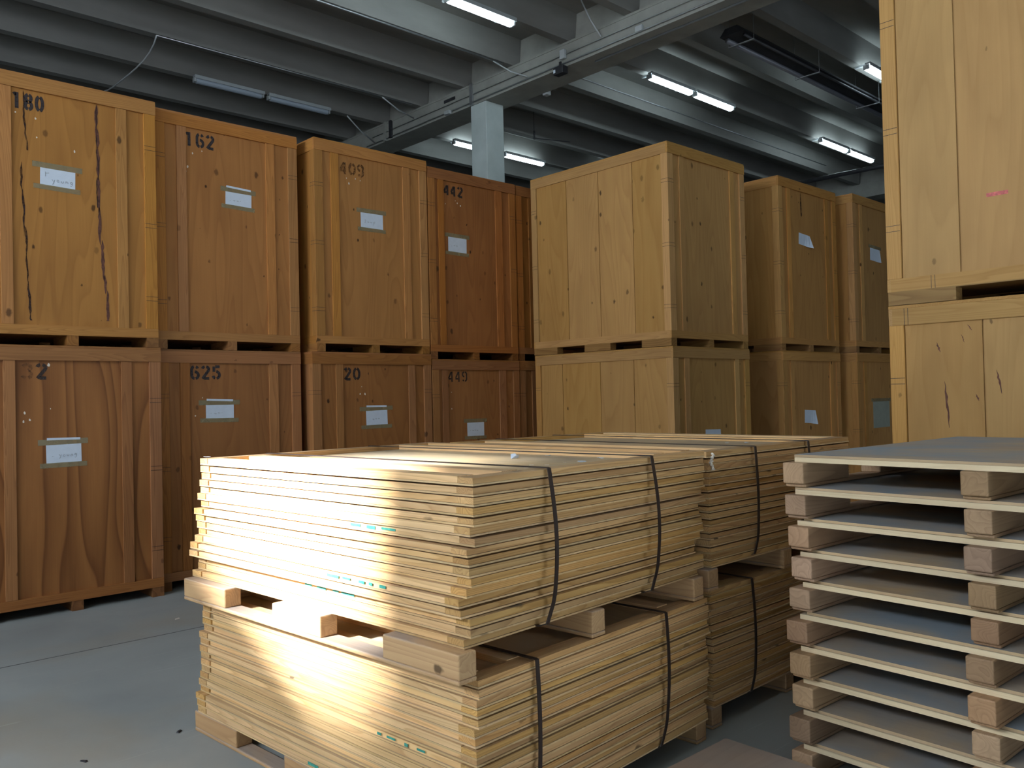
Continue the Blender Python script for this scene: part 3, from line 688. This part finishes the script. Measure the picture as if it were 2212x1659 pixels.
# ------------------------------------------------------------------ bundles of dismantled crate panels
PW, PL = 1.59, 2.07
def skid(name, label, loc, rz, W, L_, zh=.105, mat=SKID_Y, strip_h=.018, group=None, xs=None):
    """three notched runners along local y, with a bottom strip under each"""
    t = thing(name, label, 'pallet', loc, rz, group)
    for a in (xs or (0, W/2-.045, W-.09)):
        mb = MB().box(a, a+.09, 0, L_, 0, strip_h)
        for c, d in ((0, .43), (.85, 1.23), (1.66, L_)): mb.box(a+.001, a+.089, c, d, strip_h, zh)
        mb.obj('runner', mat, t, bevel=.006)
    return t
ORD = ['topmost', 'second', 'third', 'fourth', 'fifth', 'sixth', 'seventh', 'eighth', 'ninth', 'tenth', 'eleventh', 'twelfth', 'thirteenth', 'fourteenth', 'fifteenth', 'sixteenth', 'seventeenth']
PMESH = {}
def panel_meshes(kind):
    """kinds differ in thickness and rail width"""
    if kind in PMESH: return PMESH[kind]
    th, rw, gap, gapx = [(.0345, .085, .001, .001), (.033, .092, .0025, .0015), (.0335, .080, .001, .004), (.0305, .09, .002, .003), (.0345, .078, .0055, .002)][kind]
    s = .0075; d = {'th': th}; ins = (.002, .005, .001, .007, .004)[kind]
    def mk(nm, mat, *c):
        me = MB().box(*c).mesh(nm); me.materials.append(mat); d[nm] = me
    me = MB().box(0, PW, 0, PL, 0, s-.0008).mesh('plywood_sheet'); me.materials.append(PILE_PLY); d['plywood_sheet'] = me
    d['parts'] = []
    for nm, mat, c in (('end_rail', PILE_X, (ins*.5, PW, ins, rw, s, th-gapx)), ('end_rail', PILE_X, (0, PW, PL-rw, PL, s, th)),
                       ('side_rail', PILE_Y, (.001+ins, rw, rw+.0025, PL-rw-.0025, s, th-gap)), ('side_rail', PILE_Y, (PW-rw, PW-.001, rw+.0025, PL-rw-.0025, s, th))):
        me = MB().box(*c).mesh(nm); me.materials.append(mat); d['parts'].append((nm, me))
    d['stiles'] = []
    for a in (.235, PW-.235-.085):
        me = MB().box(a, a+.085, rw+.002, PL-rw-.002, s, th-.001).mesh('stile'); me.materials.append(PILE_Y); d['stiles'].append(('stile', me))
    PMESH[kind] = d; return d
def bundle(where, ox, oy, rz, z0, z1, n, group, seed, shift=lambda i: (0, 0), dL=0.0):
    rnd = random.Random(seed); ca, sa = math.cos(rz), math.sin(rz); step = (z1-z0)/n
    for i in range(n):
        kind = rnd.choice([0, 1, 1, 2, 3, 3, 4]); d = panel_meshes(kind)
        su, sv = shift(i)
        u = rnd.uniform(-.008, .008)+su; v = rnd.uniform(-.008, .008)+sv
        top = z1-i*step; z = top-min(d['th'], step-.0004) if d['th'] <= step else top-step
        z = z1-(i+1)*step+ (step-d['th'] if i == 0 else 0.0)
        lab = 'framed pine panel, %s from the top of the %s' % (ORD[i], where) if i else 'framed pine panel on top of the %s' % where
        if i == n-1: lab = 'framed pine panel at the bottom of the %s' % where
        t = thing('crate_panel', lab, 'panel', (ox+u*ca-v*sa, oy+u*sa+v*ca, z), rz+rnd.uniform(-.004, .004), group)
        sz = step/.0345 if d['th'] > step else 1.0
        def add(nm, me):
            o_ = bpy.data.objects.new(nm, me); COL.objects.link(o_); o_.parent = t
            if sz != 1: o_.scale = (1, 1, (step-.0006)/d['th'])
            return o_
        add('plywood_sheet', d['plywood_sheet'])
        for nm, me in d['parts']: add(nm, me)
        if i == 0:
            for nm, me in d['stiles']: add(nm, me)
        # green and blue paint marks on a few edges
        if rnd.random() < .14:
            rail = [q for q in t.children if q.name.startswith('side_rail')][0]
            mb = MB(); y = rnd.uniform(.2, 1.0)
            for k_ in range(rnd.randint(2, 5)):
                l_ = rnd.uniform(.02, .09); mb.box(-.0015, 0.0, y, y+l_, .012+rnd.uniform(0, .006), .026); y += l_+rnd.uniform(.02, .06)
            mb.obj('paint_mark', M_GREEN, rail)
def band(label, ox, oy, rz, u, z0, z1, y0=-.012, y1=PL+.01, bow=.03, tuck=.10, lean=0.0, group=None, topsag=0.0):
    ca, sa = math.cos(rz), math.sin(rz); pts = []
    nz = 16
    for i in range(nz+1):      # down the near face
        t_ = i/nz; z = z1+.002-(z1-z0)*t_
        yy = y0-bow*math.sin(math.pi*min(1, t_*1.05))-.004
        pts.append((u+lean*t_-.035*max(0, (t_-.8)/.2)**2, yy, z))
    pts += [(u+lean-.045, y0+.03, z0-.010), (u+lean-.05, y0+tuck, z0-.006), (u+lean, y1-.05, z0-.006), (u, y1+.004, z0), (u, y1+.004, z1-.01), (u, y1-.01, z1+.003)]
    for i in range(1, 6): pts.append((u, y1-(y1-y0)*i/6, z1+.003))
    pts.append((u, y0+.006, z1+.004))
    mb = MB().ribbon([(p[0], p[1], p[2]) for p in pts], (1, 0, 0), .020, .004)
    o_ = mb.obj('strapping_band', M_STRAP); o_.location = (ox, oy, 0); o_.rotation_euler = (0, 0, rz)
    tag(o_, label, 'strap', group)
A1 = math.radians(3.7); N1 = (1.962, 2.320)
prof = [0, 0, 0, 3, 4, 11, 6, 12, 9, 12, 13, 22, 36, 30, 14, 18, 24, 40]
def sh_up(i):
    s_ = prof[min(i, len(prof)-1)]/436.0
    return (-.62*s_, .42*s_)
def sh_low(i): return (-.004*i/2, .0)
ca, sa = math.cos(A1), math.sin(A1)
skid('pallet', 'low pallet on the floor carrying the whole front pile', (N1[0]-.04*ca+.0*sa, N1[1]-.03*sa+.01, 0), A1, 1.60, 2.09)
bundle('lower front bundle', *N1, A1, .106, .692, 17, 'panels of the lower front bundle', 11, sh_low)
skid('pallet', 'notched pallet between the two front bundles, half in sunlight', (N1[0]-.093*ca, N1[1]-.093*sa, .694), A1, 1.66, 2.09, zh=.110, xs=(0, .757, 1.555))
bundle('upper front bundle', *N1, A1, .806, 1.420, 17, 'panels of the upper front bundle', 12, sh_up)
UF, LF, UR, LR = 'bands of the upper front bundle', None, None, None
band('black strap around the upper front bundle, nearer the sunlit corner', *N1, A1, .395, .82, 1.420, lean=.005, y0=-.012)
band('black strap around the upper front bundle, farther from the sunlit corner', *N1, A1, 1.105, .82, 1.420, lean=.012, y0=-.012)
band('black strap around the lower front bundle, nearer the sunlit corner', *N1, A1, .300, .11, .696, lean=-.01, bow=.012)
band('black strap around the lower front bundle, farther from the sunlit corner', *N1, A1, 1.19, .11, .696, lean=-.03, bow=.018)
A2 = math.radians(0.3); N2 = (3.655, 2.475)
skid('pallet', 'pallet on the floor carrying the rear pile', (N2[0]-.02, N2[1], 0), A2, 1.56, 2.09)
bundle('lower rear bundle', *N2, A2, .106, .700, 17, 'panels of the lower rear bundle', 21)
skid('pallet', 'pallet between the two rear bundles', (N2[0]-.05, N2[1]-.02, .702), A2, 1.58, 2.09, zh=.110)
bundle('upper rear bundle', *N2, A2, .814, 1.405, 17, 'panels of the upper rear bundle', 22)
band('black strap around the upper rear bundle, left of the two', *N2, A2, .43, .83, 1.405, bow=.012)
band('black strap around the upper rear bundle, right one near the pallet stack', *N2, A2, 1.02, .83, 1.405, bow=.012)
band('black strap around the lower rear bundle', *N2, A2, .36, .11, .703, bow=.015, lean=.0)

# scraps lying on the bundles
def scrap(x, y, z, s_, lab, upright=False, mat=M_PAPER, name='paper_scrap', cat='paper scrap'):
    mb = MB(); n = 6; rnd = random.Random(int(x*1000)); pts = []
    for i in range(n):
        a = 2*math.pi*i/n; r_ = s_*rnd.uniform(.55, 1.1); pts.append((r_*math.cos(a), r_*.7*math.sin(a)))
    i0 = 0
    mb.v = [(p[0], p[1], (0.0 if not upright else abs(p[1])*1.2)+.001+rnd.uniform(0, .006)) for p in pts]+[(0, 0, .004)]
    mb.v += [(v[0], v[1], v[2]+.001) for v in mb.v]
    m_ = n+1
    for i in range(n):
        j = (i+1) % n
        mb.f += [(i, j, n), (m_+i, m_+n, m_+j), (i, m_+i, m_+j, j)]
    o_ = mb.obj(name, mat); o_.location = (x, y, z); tag(o_, lab, cat)
zt = 1.386
scrap(2.929, 3.13, zt+.004, .030, 'white paper scrap standing up, nearest the first strap on the front pile', True)
scrap(3.156, 3.123, zt+.004, .022, 'small white paper scrap in the middle of the front pile top')
scrap(3.274, 3.047, zt+.004, .032, 'larger white paper scrap left of the second strap on the front pile', True)
scrap(2.942, 2.691, zt+.004, .028, 'pale blue-white paper sliver near the edge between the straps')
scrap(2.856, 2.495, 1.421, .026, 'flat white paper sliver beside the second strap of the front pile')
scrap(1.869, 4.398, 1.421, .022, 'tiny white scrap on the far left corner of the front pile')
scrap(4.787, 2.945, 1.376, .028, 'blue-white paper scrap on the rear pile behind its left strap')
scrap(4.737, 3.06, 1.376, .018, 'small white scrap on the rear pile top')
for i, (x, y) in enumerate(((2.55, 2.66), (2.60, 2.72), (2.72, 2.70), (2.86, 2.72), (2.93, 2.70), (2.68, 2.76))):
    o_ = MB().box(-.010, .010, -.003, .003, 0, .004).obj('wood_splinter', M_FLECK); o_.location = (x, y, zt+.0045); o_.rotation_euler = (0, 0, i*1.1)
    tag(o_, 'tiny pale wood splinter among the paper scraps on the front pile', 'splinter', 'splinters on the front pile')
kn = thing('paper_tuft', 'crumpled pale tuft sticking from the corner of the rear pile', 'tuft', (N2[0]+.0, N2[1]-.02, 1.345))
mb = MB()
for i in range(7):
    a = i*.9; mb.tube([(0, 0, .01*i-.03), (.018*math.cos(a)-.012, -.014+.006*math.sin(a), .012*i-.03), (-.02+.006*math.sin(3*a), -.02, .012*i-.02)], .006, 6)
mb.obj('torn_fibre', M_FLECK, kn, smooth=True)
for i, (x, y, m_, lab) in enumerate(((1.80, 3.58, plain('yellow_chip', (.55, .50, .22)), 'yellowish wood chip on the floor beside the front pallet'),
                                   (1.75, 3.72, plain('yellow_chip', (.55, .50, .22)), 'small pale chip on the floor by the pallet strip'),
                                   (1.62, 3.72, M_PINK, 'tiny pink scrap on the floor left of the front pile'),
                                   (1.72, 4.45, M_DARKMETAL, 'dark bent staple on the floor at the far pallet corner'),
                                   (1.25, 4.42, M_DARKMETAL, 'dark crumb of dirt on the floor at the bottom left'),
                                   (2.62, 6.79, M_FLECK, 'pale paint spot on the floor left of the front pile'))):
    o_ = MB().hexa([(-.02, -.006, 0), (.018, -.009, 0), (.02, .005, 0), (-.015, .008, 0), (-.018, -.004, .006), (.016, -.006, .010), (.017, .003, .008), (-.012, .005, .005)]).obj('floor_chip', m_)
    o_.location = (x, y, .001); o_.rotation_euler = (0, 0, i*1.3); tag(o_, lab, 'chip')

# ------------------------------------------------------------------ stack of empty pallets at right
RP = math.radians(-3.0)
corner_px = None
PZ = [1.420, 1.277, 1.138, .998, .859, .723, .582, .437, .298, .150]
rnd = random.Random(5)
offx = [0.0, 0.0, .012, .03, .045, .012, .012, .025, .018, .012]
for i, zt_ in enumerate(PZ):
    zb = PZ[i+1] if i+1 < len(PZ) else 0.0
    h = zt_-zb-.0012
    nm = 'dusty plywood pallet, %s from the top of the right-hand pallet stack' % ORD[i] if i else 'dusty plywood pallet on top of the right-hand pallet stack'
    if i == len(PZ)-1: nm = 'dusty plywood pallet at the bottom of the right-hand pallet stack'
    t = thing('pallet', nm, 'pallet', (3.480+offx[i], 1.905, zb+.0006), RP+rnd.uniform(-.006, .006), 'empty pallets in the right-hand stack')
    L_, W_ = 1.72, 1.60     # x: runner direction, y: across (towards -y)
    ply, sub = .011, .022
    box('deck_sheet', PAL_PLY, t, .004 if i < 2 else .012, L_, -W_, 0 if i < 2 else -.028, h-ply, h)
    mb = MB()
    for a, b in ((0, .12), (.46, .60), (.90, 1.04), (1.55, L_)): mb.box(a, b, -W_+.002, -.002, h-ply-sub, h-ply-.0006)
    box('lead_board', PAL_EDGE, t, 0.0 if i else .002, .12, -W_+.002, -.002, h-ply-sub, h-ply-.0006)
    for a, b in ((.46, .60), (.90, 1.04), (L_-.12, L_)): box('lead_board', PAL_EDGE, t, a, b, -W_+.002, -.002, h-ply-sub, h-ply-.0006)
    for k_, yy in enumerate((-.065, -W_/2-.05+.035, -W_+.0)):
        mb = MB(); pr = -.035+rnd.uniform(-.02, .006); y0 = yy+rnd.uniform(-.012, .004)
        hb_ = h-ply-sub-.0006
        bot = .016
        mb.box(pr+.02, L_, y0, y0+.10, 0, bot)
        for c, d in ((pr, .36), (.66, 1.02), (1.36, L_)): mb.box(c, d, y0, y0+.10, bot, hb_)
        mb.obj('runner', PAL_RUN, t, bevel=.006)

# low deck on the floor between the pile and the pallet stack
t = thing('pallet', 'low plywood-topped pallet in the bottom foreground between pile and stack', 'pallet', (3.385, 2.235, 0), math.radians(-.6))
box('deck_sheet', LOW_PLY, t, -1.55, 0, -1.0, 0, .088, .100)
for a in (-1.55, -.82, -.09): box('runner', SKID_Y, t, a, a+.09, -1.0, 0, 0, .088)
